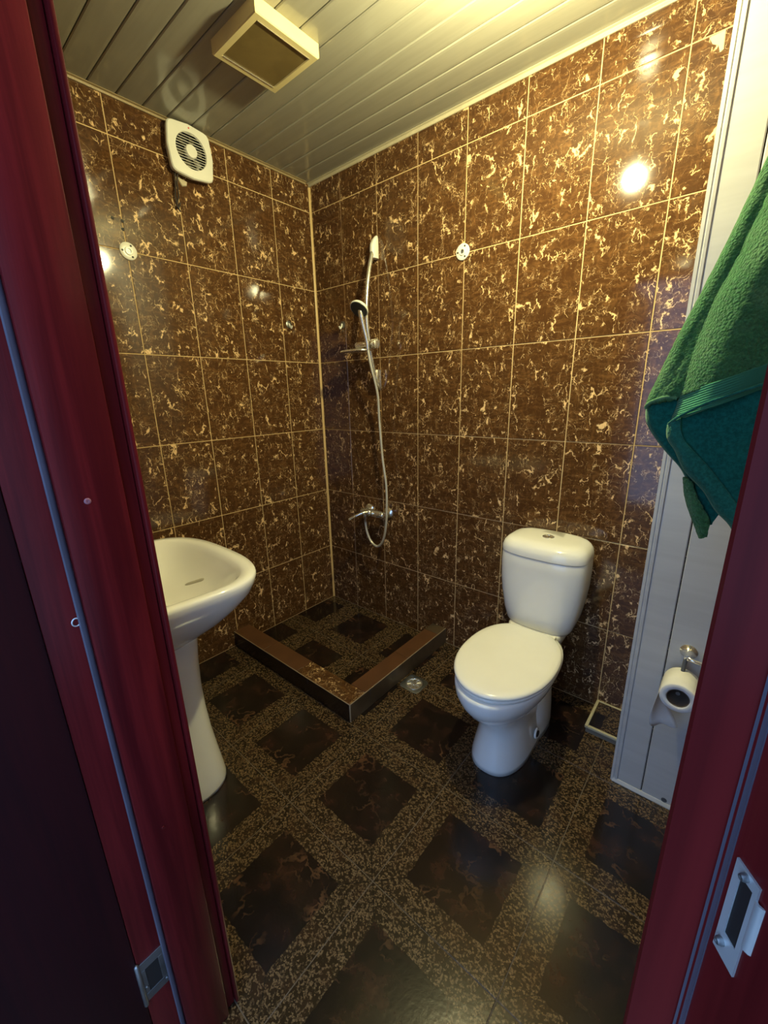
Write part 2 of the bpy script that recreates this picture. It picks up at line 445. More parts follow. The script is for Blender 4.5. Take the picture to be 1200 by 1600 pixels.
# floor with its tiles (same grid inside the shower corner)
floor = boxo('floor', M['floor_grout'], None, -0.12, 3.2, -4.2, 0.12, -0.12, -0.0015); tag(floor, kind='structure')
FP = 0.3963
fx = [0.0] + [0.2423+FP*i for i in range(5)] + [XR]
fy = [0.0] + [-0.3937-FP*i for i in range(3)]
fy = sorted([0.0, -0.3937, -0.790, -1.1863, YD+0.001])
_fc = {}
cells = [(fx[i], fx[i+1], fy[j], fy[j+1], fx[i]+FP/2 if i else fx[i+1]-FP/2, fy[j]+FP/2 if j else fy[j+1]-FP/2) for i in range(len(fx)-1) for j in range(len(fy)-1)]
for x0, x1, cx in ((1.328, 1.4275, 1.4275-FP/2), (1.4275, 1.8238, 1.4275+FP/2), (1.8238, 2.088, 1.8238+FP/2)):      # in the doorway
    cells.append((x0, x1, -1.745, YD, cx, YD-FP/2))
for x0, x1, y0, y1, cx, cy in cells:
    if True:
        k = tuple(round(v, 3) for v in (x0-cx, x1-cx, y0-cy, y1-cy))
        if k not in _fc:
            g0 = 0.0012; a, b, c, d = k
            a += g0; b -= g0; c += g0; d -= g0; ch = 0.0006
            me = bpy.data.meshes.new('tile')
            V = [(a+ch, c+ch, 0), (b-ch, c+ch, 0), (b-ch, d-ch, 0), (a+ch, d-ch, 0),
                 (a, c, -ch), (b, c, -ch), (b, d, -ch), (a, d, -ch), (a, c, -.008), (b, c, -.008), (b, d, -.008), (a, d, -.008)]
            F = [(0, 1, 2, 3)] + [(s+q, s+4+q, s+4+(q+1) % 4, s+(q+1) % 4) for s in (0, 4) for q in range(4)]
            me.from_pydata(V, [], F); me.materials.append(M['floor']); me.update(); _fc[k] = me
        o = bpy.data.objects.new('tile', _fc[k]); COL.objects.link(o); o.parent = floor
        o.location = (cx, cy, 0)
        o.rotation_euler = (random.uniform(-1, 1)*.0012, random.uniform(-1, 1)*.0012, 0)

# ceiling with plastic panels running along x
ceiling = boxo('ceiling', M['dark'], None, -0.12, XR+0.12, YD-0.155, 0.12, H+0.012, H+0.1); tag(ceiling, kind='structure')
PP = 0.0955
ys = [0.0] + [-0.106-PP*i for i in range(16)]
ys = [y for y in ys if y > YD+.01] + [YD]
for a, b in zip(ys[:-1], ys[1:]):
    w = a-b
    bm = bmesh.new()
    y0, y1 = -w+0.0016, -0.0016
    prof = [(y0, 0.012), (y0, 0.003), (y0+.003, 0.0), (y0+.012, -0.0006), (y1-.012, -0.0006), (y1-.003, 0.0), (y1, 0.003), (y1, 0.012)]
    loft(bm, [[Vector((x, y, z)) for y, z in prof] for x in (0.0, XR)])
    o = link('panel', bm, M['pvc_ceiling'], ceiling); o.location = (0, a, H)

# trims along the ceiling and in the corner
def trim(name, prof, p0, p1, inward, mat):
    """prof = (offset into the room, drop) swept from p0 to p1"""
    bm = bmesh.new(); p0 = Vector(p0); p1 = Vector(p1); n = Vector(inward)
    loft(bm, [[p + n*a + Vector((0, 0, -d)) for a, d in prof] for p in (p0, p1)])
    o = link(name, bm, mat, None); return tag(o, kind='structure')
cove = [(0, 0), (0.016, 0), (0.016, 0.002), (0.008, 0.004), (0.006, 0.007), (0.006, 0.012), (0.004, 0.015), (0, 0.015)]
trim('trim_1', cove, (0, -0.0005, H-0.001), (1.93, -0.0005, H-0.001), (0, -1, 0), M['cream_trim'])
cove2 = [(0, 0), (0.016, 0), (0.016, 0.002), (0.007, 0.004), (0.006, 0.011), (0, 0.011)]
trim('trim_2', cove2, (0.0005, YD, H-0.001), (0.0005, -0.03, H-0.001), (1, 0, 0), simple('brown_cove', (0.36, 0.27, 0.14), 0.35))
bm = bmesh.new()
cr = [(0.001, -0.001), (0.001, -0.011), (0.004, -0.012), (0.0075, -0.0075), (0.012, -0.004), (0.011, -0.001)]
loft(bm, [[Vector((x, y, z)) for x, y in cr] for z in (0.002, H-0.02)])
tag(link('trim_3', bm, M['gold_trim']), kind='structure')

# ---------------------------------------------------------------- door frame
door = empty('door_1', (1.7, YD, 0)); tag(door, kind='structure')
def dpart(name, mat, *b, bev=0.0, seg=2):
    o = boxo(name, mat, None, *b, bev=bev, seg=seg)
    o.parent = door; o.location = -door.location
    return o
JL, JR = 1.356, 2.0567
S0, S1, S2 = -1.609, -1.691, -1.743        # stop inner edge, stop outer edge, rebate outer edge
dpart('jamb', M['wood'], DX0, JL-0.012, S2, YD-0.001, 0.001, DZ, bev=0.0015)
CAM2 = (2.0519, -1.8194)
def plan(pts, z0, z1, name):
    bm = bmesh.new(); loft(bm, [[Vector((x, y, z)) for x, y in pts] for z in (z0, z1)])
    o = link(name, bm, M['wood'], None); o.parent = door; o.location = -door.location
    return o
RB0 = Vector((2.0690, -1.6945)); RBD = Vector((0.0047, -0.0065)).normalized()      # chamfered rebate of the right jamb
RB1 = RB0 + RBD*0.048
plan([(2.0674, YD-0.001), (2.0674, -1.6925), tuple(RB0), tuple(RB1), (DX1+0.02, RB1.y), (DX1+0.02, -1.744), (DX1, -1.744), (DX1, YD-0.001)], 0.001, DZ, 'jamb')
dpart('door_stop', M['wood'], JL-0.0118, JL, S1, S0, 0.001, DZ-0.03, bev=0.002)
plan([(JR-0.0001, S0+.002), (JR-0.0024, S1+0.0015), (JR-0.0015, S1), (JR+0.0105, S1), (JR+0.0105, S0+.002)], 0.001, DZ-0.03, 'door_stop')
dpart('door_stop', M['wood'], JL, JR, S1, S0, DZ-0.046, DZ-0.031, bev=0.002)
dpart('head_jamb', M['wood'], JL-0.012, JR+0.0105, S2, YD-0.001, DZ-0.03, DZ, bev=0.0015)
dpart('architrave', M['wood'], JL-0.07, JL-0.004, YD+0.0005, YD+0.009, 0.001, DZ+0.05, bev=0.003)
dpart('architrave', M['wood'], JR+0.020, JR+0.09, YD+0.0005, YD+0.009, 0.001, DZ+0.05, bev=0.003)
# rubber gaskets in the rebates
def gasket(x, s):
    bm = bmesh.new()
    pr = [(0, 0), (0.0026, -0.0012), (0.0048, -0.0042), (0.005, -0.0078), (0.0022, -0.0095), (0, -0.006)]
    loft(bm, [[Vector((x + s*a, S1-0.0002 + y, z)) for a, y in pr] for z in (0.002, DZ-0.035)])
    o = link('gasket', bm, M['gasket'], None, 60); o.parent = door; o.location = -door.location
    return o
gasket(JL-0.0116, 1)
bm = bmesh.new()
loft(bm, [[Vector((RB0.x-0.0022+a, RB0.y+0.0026-b, z)) for a, b in ((0.0002, 0.0004), (0.0012, 0.0012), (0.0022, 0.0034), (0.0028, 0.0030), (0.0024, 0.0012))] for z in (0.002, DZ-0.035)])
o = link('gasket', bm, M['gasket'], None, 60); o.parent = door; o.location = -door.location
# open leaf hinged on the left jamb
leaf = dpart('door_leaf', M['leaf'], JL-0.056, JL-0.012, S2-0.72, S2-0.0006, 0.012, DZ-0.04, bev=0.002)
# hinge: plate let into the rebate with a cut-out, knuckle at the edge
def frame_plate(bm, x, y0, y1, z0, z1, hy0, hy1, hz0, hz1, t):
    for a0, a1, b0, b1 in ((y0, y1, z0, hz0), (y0, y1, hz1, z1), (y0, hy0, hz0, hz1), (hy1, y1, hz0, hz1)):
        box(bm, min(x, x+t), max(x, x+t), a0, a1, b0, b1, 0.0003, 1)
bm = bmesh.new(); frame_plate(bm, JL-0.0121, S2+0.001, S1-0.006, 0.262, 0.366, S2+0.010, S1-0.018, 0.282, 0.345, 0.0016)
hinge = link('hinge', bm, M['dull_steel'], None, 30); hinge.parent = door; hinge.location = -door.location
bm = bmesh.new(); tube(bm, [Vector((JL-0.0105, S2-0.001, z)) for z in (0.255, 0.258, 0.37, 0.373)], [0.002, 0.0042, 0.0042, 0.002])
link('knuckle', bm, M['dull_steel'], hinge, 60)
bm = bmesh.new(); box(bm, JL-0.0122, JL-0.0117, S2+0.010, S1-0.018, 0.282, 0.345); link('recess', bm, M['dark'], hinge)
def screw(parent, o, d, r=0.0035, mat=None, name='screw'):
    bm = bmesh.new(); lathe(bm, [(0, r), (0.0008, r), (0.0016, r*0.75), (0.0016, r*0.45), (0.0008, r*0.3)], o, d, 16)
    s = link(name, bm, mat or M['dull_steel'], parent, 50)
    if parent is door: s.location = -door.location
    return s
screw(hinge, (JL-0.0106, S2+0.006, 0.30), (1, 0, 0), 0.0028); screw(hinge, (JL-0.0106, S1-0.012, 0.275), (1, 0, 0), 0.0028)
# strike plate on the right jamb: frame, folded lip and dark hole; local x runs along the rebate, y out of it, z up
def onto(o):
    o.matrix_world = Matrix.Translation(-door.location) @ Matrix(((RBD.x, -RBD.y, 0, RB0.x), (RBD.y, RBD.x, 0, RB0.y), (0, 0, 1, 1.277), (0, 0, 0, 1)))
    return o
strike = onto(link('strike_plate', bmesh.new(), M['steel'], door))
bm = bmesh.new()
for u0, u1, z0, z1 in ((0.0026, 0.0102, -0.0340, -0.0255), (0.0026, 0.0102, -0.0035, 0), (0.0026, 0.0048, -0.0255, -0.0035), (0.0088, 0.0102, -0.0255, -0.0035)):
    box(bm, u0, u1, -0.0006, 0.0, z0, z1)
bm.to_mesh(strike.data); bm.free()
bm = bmesh.new()
loft(bm, [[Vector((0.0100+a, -0.0003-b, z)) for a, b in ((0, 0.0003), (0.0012, 0.0008), (0.0022, 0.0002), (0.0028, -0.0010), (0.0022, -0.0010), (0.0018, -0.0002), (0.0010, 0.0002), (0, -0.0002))] for z in (-0.021, -0.004)])
link('lip', bm, M['steel'], strike, 60)
bm = bmesh.new(); box(bm, 0.0048, 0.0088, -0.0003, -0.0001, -0.0255, -0.0035); link('latch_hole', bm, M['dark'], strike)
screw(strike, (0.0064, -0.0006, -0.0018), (0, -1, 0), 0.0011, M['dull_steel']); screw(strike, (0.0050, -0.0006, -0.0290), (0, -1, 0), 0.0012, M['dull_steel'])
# cover caps and a loose ring on the left jamb
screw(door, (JL-0.0002, -1.658, 1.2615), (1, 0, 0), 0.0045, simple('plum_screw_cap', (0.30, 0.12, 0.14), 0.3), 'screw_cap')
bm = bmesh.new()
R0 = Vector((JL-0.0112, -1.7030, 1.084))
tube(bm, [R0 + Vector((0.0012, 0.0052*math.cos(a), 0.0062*math.sin(a))) for a in [2*PI*k/20 for k in range(21)]], 0.0011, 8)
rg = link('nail_ring', bm, M['steel'], None, 60); rg.parent = door; rg.location = -door.location
screw(door, (JL-0.0004, -1.6555, 0.6375), (1, 0, 0), 0.003, M['wood'], 'screw_cap')

# ---------------------------------------------------------------- pipe casing of white panels in the right corner
casing = empty('pipe_casing', (2.05, -0.2, 0))
tag(casing, 'tall white plastic panel casing boxing in the corner right of the toilet', 'pipe casing')
def cpart(name, mat, *b, bev=0.0):
    o = boxo(name, mat, casing, *b, bev=bev); o.location = -casing.location; return o
CX, CY = 1.896, -0.372
pv = M['pvc_white']
xs = [CX+0.016, 1.990, 2.090, XR-0.001]
for a, b in zip(xs[:-1], xs[1:]):
    bm = bmesh.new()
    prof = [(0.0012, 0.010), (0.0012, 0.004), (0.004, 0.0), (b-a-0.004, 0.0), (b-a-0.0012, 0.004), (b-a-0.0012, 0.010)]
    loft(bm, [[Vector((u, v, z)) for u, v in prof] for z in (0.014, H-0.002)])
    o = link('panel', bm, pv, casing); o.location = Vector((a, CY, 0)) - casing.location
for a, b in ((-0.372+0.016, -0.25), (-0.25, -0.125), (-0.125, -0.002)):
    cpart('side_panel', pv, CX, CX+0.01, a+0.001, b-0.001, 0.014, H-0.002, bev=0.001)
bm = bmesh.new()                      # corner profile with two beads
pr = [(-0.003, -0.003), (0.005, -0.0035), (0.0065, -0.0015), (0.009, -0.0015), (0.0105, -0.0035), (0.017, -0.003), (0.019, 0.0), (0.019, 0.004), (0.004, 0.004), (0.004, 0.019), (0, 0.019), (-0.003, 0.016)]
loft(bm, [[Vector((CX+u, CY+v, z)) for u, v in pr] for z in (0.002, H-0.002)])
o = link('corner_strip', bm, pv, casing); o.location = -casing.location
bm = bmesh.new()
loft(bm, [[Vector((x, CY+v, z)) for v, z in ((-0.006, 0.001), (-0.006, 0.004), (-0.002, 0.016), (0.004, 0.016), (0.004, 0.001))] for x in (CX+0.002, XR-0.002)])
o = link('base_strip', bm, pv, casing); o.location = -casing.location
bm = bmesh.new(); lathe(bm, [(0, 0.0085), (0.001, 0.0085), (0.0015, 0.006), (0.0008, 0.004)], (2.058, CY-0.0002, 0.026), (0, -1, 0), 20)
o = link('vent_hole', bm, M['grey_rubber'], casing); o.location = -casing.location
# framing inside so that the box is a closed body
cpart('wood_batten', M['mortar'], CX+0.012, CX+0.04, CY+0.012, -0.002, 0.002, H-0.003)

# ---------------------------------------------------------------- low tiled step in the corner by the casing
step = empty('tiled_step', (1.82, -0.1, 0)); tag(step, 'small low floor ledge with cream edges, between toilet and white casing', 'ledge')
def spart(name, mat, *b, bev=0.0):
    o = boxo(name, mat, step, *b, bev=bev); o.location = -step.location; return o
SX0, SX1, SY0, SZ = 1.752, 1.888, -0.196, 0.034
spart('core', M['mortar'], SX0+0.004, SX1, SY0+0.004, -0.001, 0.0005, SZ-0.006)
ft = spart('tile', M['floor'], SX0+0.013, SX1, SY0+0.013, -0.012, SZ-0.006, SZ-0.001)
for vv in ft.data.vertices: vv.co.x += -SX0+0.07; vv.co.y += -SY0+0.02
ft.location = Vector((SX0-0.07, SY0-0.02, 0)) - step.location
cg = M['cream_trim']
spart('edge_strip', cg, SX0, SX0+0.012, SY0, -0.001, SZ-0.012, SZ, bev=0.002)
spart('edge_strip', cg, SX0+0.0125, SX1, SY0, SY0+0.012, SZ-0.012, SZ, bev=0.002)
spart('edge_strip', cg, SX0+0.0125, SX1, -0.0115, -0.001, SZ-0.012, SZ, bev=0.002)

# ---------------------------------------------------------------- shower kerb
kerb = empty('shower_kerb', (0.9, -0.74, 0)); tag(kerb, 'low L-shaped shower kerb clad in brown tiles, set in the corner', 'kerb')
KY0, KY1, KX0, KX1, KZ = -0.787, -0.686, 0.852, 0.945, 0.095
def kpart(name, mat, *b, bev=0.0008):
    o = boxo(name, mat, kerb, *b, bev=bev, seg=1); o.location = -kerb.location; return o
bm = bmesh.new()
box(bm, 0.0005, KX1-0.008, KY0+0.008, KY1-0.008, 0.0005, KZ-0.007); box(bm, KX0+0.008, KX1-0.008, KY1-0.008, -0.0005, 0.0005, KZ-0.007)
o = link('mortar_core', bm, M['edge_grout'], kerb); o.location = -kerb.location
g = 0.0014
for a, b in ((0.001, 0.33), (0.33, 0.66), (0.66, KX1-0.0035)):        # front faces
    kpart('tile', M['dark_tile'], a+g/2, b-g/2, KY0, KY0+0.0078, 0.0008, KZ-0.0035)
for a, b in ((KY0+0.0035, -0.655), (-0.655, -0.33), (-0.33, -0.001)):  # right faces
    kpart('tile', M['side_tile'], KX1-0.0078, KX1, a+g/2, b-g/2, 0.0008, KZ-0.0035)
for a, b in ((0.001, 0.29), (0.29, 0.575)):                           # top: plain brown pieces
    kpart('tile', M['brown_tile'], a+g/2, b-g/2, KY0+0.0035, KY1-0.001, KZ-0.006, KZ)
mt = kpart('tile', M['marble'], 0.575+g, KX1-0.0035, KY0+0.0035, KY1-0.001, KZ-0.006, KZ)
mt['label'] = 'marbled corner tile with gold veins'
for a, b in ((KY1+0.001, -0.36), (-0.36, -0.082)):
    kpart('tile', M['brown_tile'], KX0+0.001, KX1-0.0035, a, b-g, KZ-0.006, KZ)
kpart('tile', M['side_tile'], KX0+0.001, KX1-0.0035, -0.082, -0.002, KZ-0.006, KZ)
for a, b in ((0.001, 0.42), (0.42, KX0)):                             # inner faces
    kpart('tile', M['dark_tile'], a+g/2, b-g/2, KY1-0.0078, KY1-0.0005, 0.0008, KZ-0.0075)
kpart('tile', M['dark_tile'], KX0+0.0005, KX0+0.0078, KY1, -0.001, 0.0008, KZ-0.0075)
bm = bmesh.new(); box(bm, KX1-0.0062, KX1-0.0004, KY0+0.0004, KY0+0.0062, 0.0008, KZ-0.001, 0.0015, 2)
o = link('corner_bead', bm, M['edge_grout'], kerb, 40); o.location = -kerb.location
bm = bmesh.new(); box(bm, 0.001, KX1-0.001, KY0+0.0007, KY0+0.0034, KZ-0.0035, KZ-0.0006); box(bm, KX1-0.0034, KX1-0.0007, KY0+0.0036, -0.001, KZ-0.0035, KZ-0.0006)
o = link('edge_joint', bm, M['edge_grout'], kerb); o.location = -kerb.location

# ---------------------------------------------------------------- floor drain
drain = empty('floor_drain', (1.012, -0.405, 0)); tag(drain, 'round chrome floor drain beside the shower kerb', 'drain')
bm = bmesh.new(); loft(bm, [sring(0, 0, z, a, a, 6, 32) for z, a in ((0.0003, 0.056), (0.002, 0.056), (0.003, 0.053), (0.003, 0.044), (0.0012, 0.043))], True, True)
link('plate', bm, M['dull_steel'], drain, 40)
bm = bmesh.new(); lathe(bm, [(0.0012, 0.042), (0.0042, 0.042), (0.0055, 0.038), (0.0055, 0.034), (0.003, 0.033)], (0, 0, 0), (0, 0, 1), 36)
link('rim', bm, M['chrome'], drain, 40)
bm = bmesh.new()
for k in range(8):
    a = 2*PI*k/8; c, s = math.cos(a), math.sin(a)
    tube(bm, [Vector((c*r, s*r, 0.0045)) for r in (0.008, 0.02, 0.034)], 0.0022, 6)
lathe(bm, [(0.003, 0.010), (0.006, 0.010), (0.0066, 0.006)], (0, 0, 0), (0, 0, 1), 20)
link('grate', bm, M['chrome'], drain, 60)

# ---------------------------------------------------------------- toilet
toilet = empty('toilet', (1.522, -0.35, 0)); tag(toilet, 'white ceramic toilet with closed lid and rounded cistern against the back wall', 'toilet')
TX = -0.006
TK = -0.020
bm = bmesh.new()
Y0 = 0.35     # local y of the wall
rings = []
for z, a, f, b, cy, n in ((0.0005, 0.108, 0.190, 0.26, -0.10, 2.4), (0.02, 0.106, 0.187, 0.26, -0.10, 2.4), (0.07, 0.098, 0.172, 0.255, -0.10, 2.4),
                       (0.14, 0.090, 0.160, 0.245, -0.09, 2.3), (0.20, 0.092, 0.175, 0.24, -0.09, 2.2), (0.25, 0.108, 0.215, 0.25, -0.10, 2.15),
                       (0.29, 0.132, 0.255, 0.26, -0.11, 2.1), (0.33, 0.152, 0.278, 0.27, -0.115, 2.1), (0.36, 0.162, 0.285, 0.275, -0.12, 2.1),
                       (0.385, 0.167, 0.285, 0.28, -0.12, 2.1), (0.395, 0.165, 0.282, 0.28, -0.12, 2.1), (0.398, 0.158, 0.275, 0.27, -0.12, 2.1)):
    rings.append(sring(TX, cy, z, a, b, n+0.6, 56, bf=f, nf=n))
loft(bm, rings)
# trap bulge at the back of the foot and deck under the cistern
bowl = link('bowl', bm, M['ceramic'], toilet, 170)
bm = bmesh.new()
loft(bm, [sring(TX-0.014, 0.225, z, a, b, 3.2, 40) for z, a, b in ((0.28, 0.07, 0.09), (0.33, 0.105, 0.112), (0.37, 0.118, 0.116), (0.392, 0.118, 0.116), (0.399, 0.112, 0.110))])
link('cistern_deck', bm, M['ceramic'], toilet, 170)
bm = bmesh.new()
loft(bm, [sring(TX, 0.06, z, a, b, 2.6, 40) for z, a, b in ((0.0005, 0.112, 0.135), (0.03, 0.112, 0.135), (0.09, 0.110, 0.13), (0.17, 0.105, 0.125), (0.24, 0.098, 0.12), (0.30, 0.09, 0.11))])
link('trapway', bm, M['ceramic'], toilet, 170)
bm = bmesh.new(); lathe(bm, [(0, 0.013), (0.0015, 0.0135), (0.002, 0.010), (0.001, 0.004)], (TX+0.111, -0.055, 0.070), (1, -0.10, 0.10), 24)
link('bolt_hole', bm, M['dark'], toilet, 50)
bm = bmesh.new(); tube(bm, [Vector((TX+0.107, -0.055, 0.070)) + Vector((0.001-0.002*math.sin(a), 0.018*math.cos(a), 0.018*math.sin(a))) for a in [2*PI*k/24 for k in range(25)]], 0.0045, 8)
link('bolt_collar', bm, M['ceramic'], toilet, 170)
# seat ring and lid
def lid_ring(z, g, N=64):
    a, f, b = 0.176-g, 0.262-g, 0.250-g
    out = []
    for p in sring(TX, -0.135, z, a, b, 2.35, N, bf=f, nf=2.05):
        if p.y > 0.100-g: p.y = 0.100-g
        out.append(p)
    return out
bm = bmesh.new(); loft(bm, [lid_ring(z, g) for z, g in ((0.399, 0.010), (0.402, 0.004), (0.408, 0.003), (0.413, 0.006), (0.4145, 0.012))])
link('seat', bm, M['seat_plastic'], toilet, 60)
bm = bmesh.new(); loft(bm, [lid_ring(z, g) for z, g in ((0.415, 0.006), (0.4175, 0.001), (0.423, 0.0), (0.429, 0.003), (0.433, 0.010), (0.4355, 0.03), (0.437, 0.08))])
link('lid', bm, M['seat_plastic'], toilet, 60)
for s in (-1, 1):
    bm = bmesh.new(); tube(bm, [Vector((TX+s*0.075+d, 0.112, 0.411)) for d in (-0.022, -0.02, 0.02, 0.022)], [0.006, 0.010, 0.010, 0.006], 14)
    link('lid_hinge', bm, M['seat_plastic'], toilet, 60)
# cistern, bulging sides, lid
def tank_ring(z, a, yb, yf, N=64, n=4.2, bow=0.018):
    cy = (yb+yf)/2; b = (yb-yf)/2
    out = []
    for p in sring(TK, cy, z, a, b, n, N):
        if p.y < cy: p.y -= bow*(1-((p.x-TK)/a)**2)
        out.append(p)
    return out
bm = bmesh.new()
YB = 0.344
loft(bm, [tank_ring(z, a, YB, yf) for z, a, yf in ((0.388, 0.125, 0.178), (0.393, 0.134, 0.168), (0.410, 0.142, 0.160), (0.46, 0.155, 0.152), (0.54, 0.169, 0.146), (0.61, 0.176, 0.143), (0.68, 0.178, 0.142), (0.722, 0.177, 0.143), (0.729, 0.175, 0.145))])
link('cistern', bm, M['ceramic'], toilet, 50)
bm = bmesh.new()
loft(bm, [tank_ring(z, a, YB, yf, n=4.0) for z, a, yf in ((0.731, 0.173, 0.147), (0.733, 0.178, 0.141), (0.752, 0.178, 0.141), (0.772, 0.172, 0.149), (0.784, 0.161, 0.163), (0.791, 0.148, 0.178), (0.795, 0.122, 0.20), (0.796, 0.056, 0.235))])
cl = link('cistern_lid', bm, M['ceramic'], toilet, 50)
bm = bmesh.new(); lathe(bm, [(0.0, 0.024), (0.004, 0.024), (0.0055, 0.021), (0.0055, 0.018), (0.0035, 0.017), (0.0045, 0.010), (0.005, 0.002)], (TK, 0.247, 0.795), (0, 0, 1), 32)
link('flush_button', bm, M['chrome'], cl, 40)

# ---------------------------------------------------------------- pedestal washbasin against the door wall
sink = empty('pedestal_washbasin', (0.645, -1.345, 0)); tag(sink, 'white ceramic washbasin on a flared pedestal, left beside the doorway', 'washbasin')
def basin_ring(z, s=1.0, g=0.0, N=72, cy=0.0, sy=None):
    """plan: straight back, sides flaring to rounded front corners and bowed front; facing +y"""
    out = []
    sy = sy or s
    for i in range(N):
        t = 2*PI*i/N; c, sn = math.cos(t), math.sin(t)
        n = 3.1 if sn > 0 else 4.5
        x = 0.332*math.copysign(abs(c)**(2/n), c); y = 0.240*math.copysign(abs(sn)**(2/n), sn)
        if sn > 0: y += 0.012*(1-(x/0.332)**2)
        x *= (1.0 + 0.05*(y/0.24))
        k = max(0.02, 1-g/0.24); kx = max(0.02, 1-g/0.332)
        out.append(Vector((x*s*kx, y*sy*k + cy, z)))
    return out
bm = bmesh.new()
R = []
for z, s, sy, cy in ((0.600, 0.32, 0.42, -0.07), (0.625, 0.42, 0.52, -0.07), (0.665, 0.58, 0.66, -0.055), (0.71, 0.745, 0.79, -0.04), (0.755, 0.87, 0.89, -0.022), (0.795, 0.955, 0.96, -0.008), (0.825, 0.99, 0.99, -0.002), (0.842, 1.0, 1.0, 0), (0.850, 0.996, 0.996, 0), (0.855, 0.985, 0.985, 0)):
    R.append(basin_ring(z, s, 0, cy=cy, sy=sy))
for z, g, cy in ((0.856, 0.022, 0), (0.854, 0.036, 0), (0.848, 0.044, 0), (0.835, 0.054, 0.0), (0.80, 0.078, 0.004), (0.76, 0.108, 0.004), (0.73, 0.145, 0.0), (0.712, 0.19, -0.01), (0.708, 0.222, -0.012)):
    R.append(basin_ring(z, 1.0, g, cy=cy))
loft(bm, R)
basin = link('basin', bm, M['ceramic'], sink, 170)
bm = bmesh.new(); lathe(bm, [(0, 0.026), (0.002, 0.026), (0.003, 0.022), (0.001, 0.016)], (0, -0.012, 0.7085), (0, 0, 1), 28); link('drain_ring', bm, M['chrome'], basin, 50)
bm = bmesh.new()
loft(bm, [sring(0, -0.03, z, a, b, 2.6, 48) for z, a, b in ((0.0005, 0.150, 0.125), (0.012, 0.150, 0.125), (0.05, 0.146, 0.121), (0.12, 0.134, 0.112), (0.22, 0.119, 0.101), (0.32, 0.111, 0.095), (0.42, 0.109, 0.094), (0.52, 0.114, 0.098), (0.60, 0.123, 0.105), (0.66, 0.135, 0.115))])
link('pedestal', bm, M['ceramic'], sink, 170)
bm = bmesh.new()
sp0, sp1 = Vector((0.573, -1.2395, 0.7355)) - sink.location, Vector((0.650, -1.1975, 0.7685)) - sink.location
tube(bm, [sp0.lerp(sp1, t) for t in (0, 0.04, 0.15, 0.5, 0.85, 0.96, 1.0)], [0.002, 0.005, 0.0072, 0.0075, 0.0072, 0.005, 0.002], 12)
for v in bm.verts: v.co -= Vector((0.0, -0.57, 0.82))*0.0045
link('painted_tap_shade', bm, simple('tap_shade_grey', (0.50, 0.47, 0.37), 0.3), basin, 170)  # grey capsule painting the tap's shade and reflection into the bowl wall
# tap hole ledge hidden by the jamb: mixer tap on the back rim
bm = bmesh.new(); lathe(bm, [(0, 0.026), (0.004, 0.026), (0.008, 0.021), (0.10, 0.019), (0.125, 0.021), (0.135, 0.015)], (0, -0.185, 0.853), (0, 0, 1), 28)
tube(bm, catmull([(0, -0.18, 0.91), (0, -0.13, 0.935), (0, -0.08, 0.932), (0, -0.06, 0.915)]), 0.011, 14)
tube(bm, catmull([(0, -0.185, 0.985), (0, -0.16, 0.998), (0, -0.10, 1.015)]), 0.006, 10)
link('tap', bm, M['chrome'], sink, 60)

# ---------------------------------------------------------------- extractor fan on the left wall, under the ceiling
fan = empty('extractor_fan', (0.0, -0.704, 2.424)); tag(fan, 'square white extractor fan with round grille high on left wall', 'fan')
def fan_ring(x, h, bow, N=64):
    out = []
    for i in range(N):
        t = 2*PI*i/N; c, s = math.cos(t), math.sin(t)
        n = 18.0
        u = math.copysign(abs(c)**(2/n), c); v = math.copysign(abs(s)**(2/n), s)
        uu = u*(h + bow*(1-v*v)) ; vv = v*(h + bow*(1-u*u))
        out.append(Vector((x, uu, vv)))
    return out
def circ(x, r, N=64): return [Vector((x, r*math.copysign(abs(math.cos(2*PI*i/N)), math.cos(2*PI*i/N)), r*math.sin(2*PI*i/N))) for i in range(N)]
bm = bmesh.new()
loft(bm, [fan_ring(0.0005, 0.076, 0.011), fan_ring(0.022, 0.076, 0.011), fan_ring(0.024, 0.086, 0.012), fan_ring(0.042, 0.088, 0.013), fan_ring(0.0475, 0.085, 0.012), circ(0.052, 0.072), circ(0.0525, 0.068), circ(0.050, 0.0665), circ(0.016, 0.0655)], True, True)
link('housing', bm, M['white_plastic'], fan, 35)
bm = bmesh.new(); lathe(bm, [(0, 0.0652), (0.0015, 0.0652)], (0.0162, 0, 0), (1, 0, 0), 40); link('duct_back', bm, M['dark'], fan)
bm = bmesh.new(); loft(bm, [circ(x, r) for x, r in ((0.017, 0.0652), (0.044, 0.0660), (0.044, 0.0650), (0.017, 0.0642))], False, False); link('duct_shade_sleeve', bm, M['dark'], fan, 60)  # dark sleeve added to put shade inside the white fan opening
bm = bmesh.new()
for k in range(6):
    a0 = 2*PI*k/6
    loft(bm, [[Vector((0.026+dx, math.cos(a0+da)*r, math.sin(a0+da)*r)) for dx, da in ((0.0, 0.0), (0.008, 0.45), (0.009, 0.45), (0.0012, 0.0))] for r in (0.018, 0.035, 0.060)])
link('impeller', bm, simple('grey_impeller', (0.10, 0.085, 0.05), 0.4), fan)
for k in range(13):
    zz = -0.060 + 0.010*k
    w = math.sqrt(max(0, 0.0662**2 - zz*zz))
    bm = bmesh.new(); box(bm, 0.0482, 0.0505, -w, w, zz-0.0007, zz+0.0007)
    link('grille_bar', bm, M['white_plastic'], fan)
bm = bmesh.new(); lathe(bm, [(0.030, 0.025), (0.050, 0.026), (0.0545, 0.023), (0.056, 0.014), (0.0562, 0.002)], (0, 0, 0), (1, 0, 0), 32); link('hub', bm, M['white_plastic'], fan, 40)
bm = bmesh.new(); lathe(bm, [(0, 0.0032), (0.0006, 0.003)], (0.0500, 0.0, 0.083), (1, 0, 0.06), 14); link('brand_dot', bm, M['red'], fan)
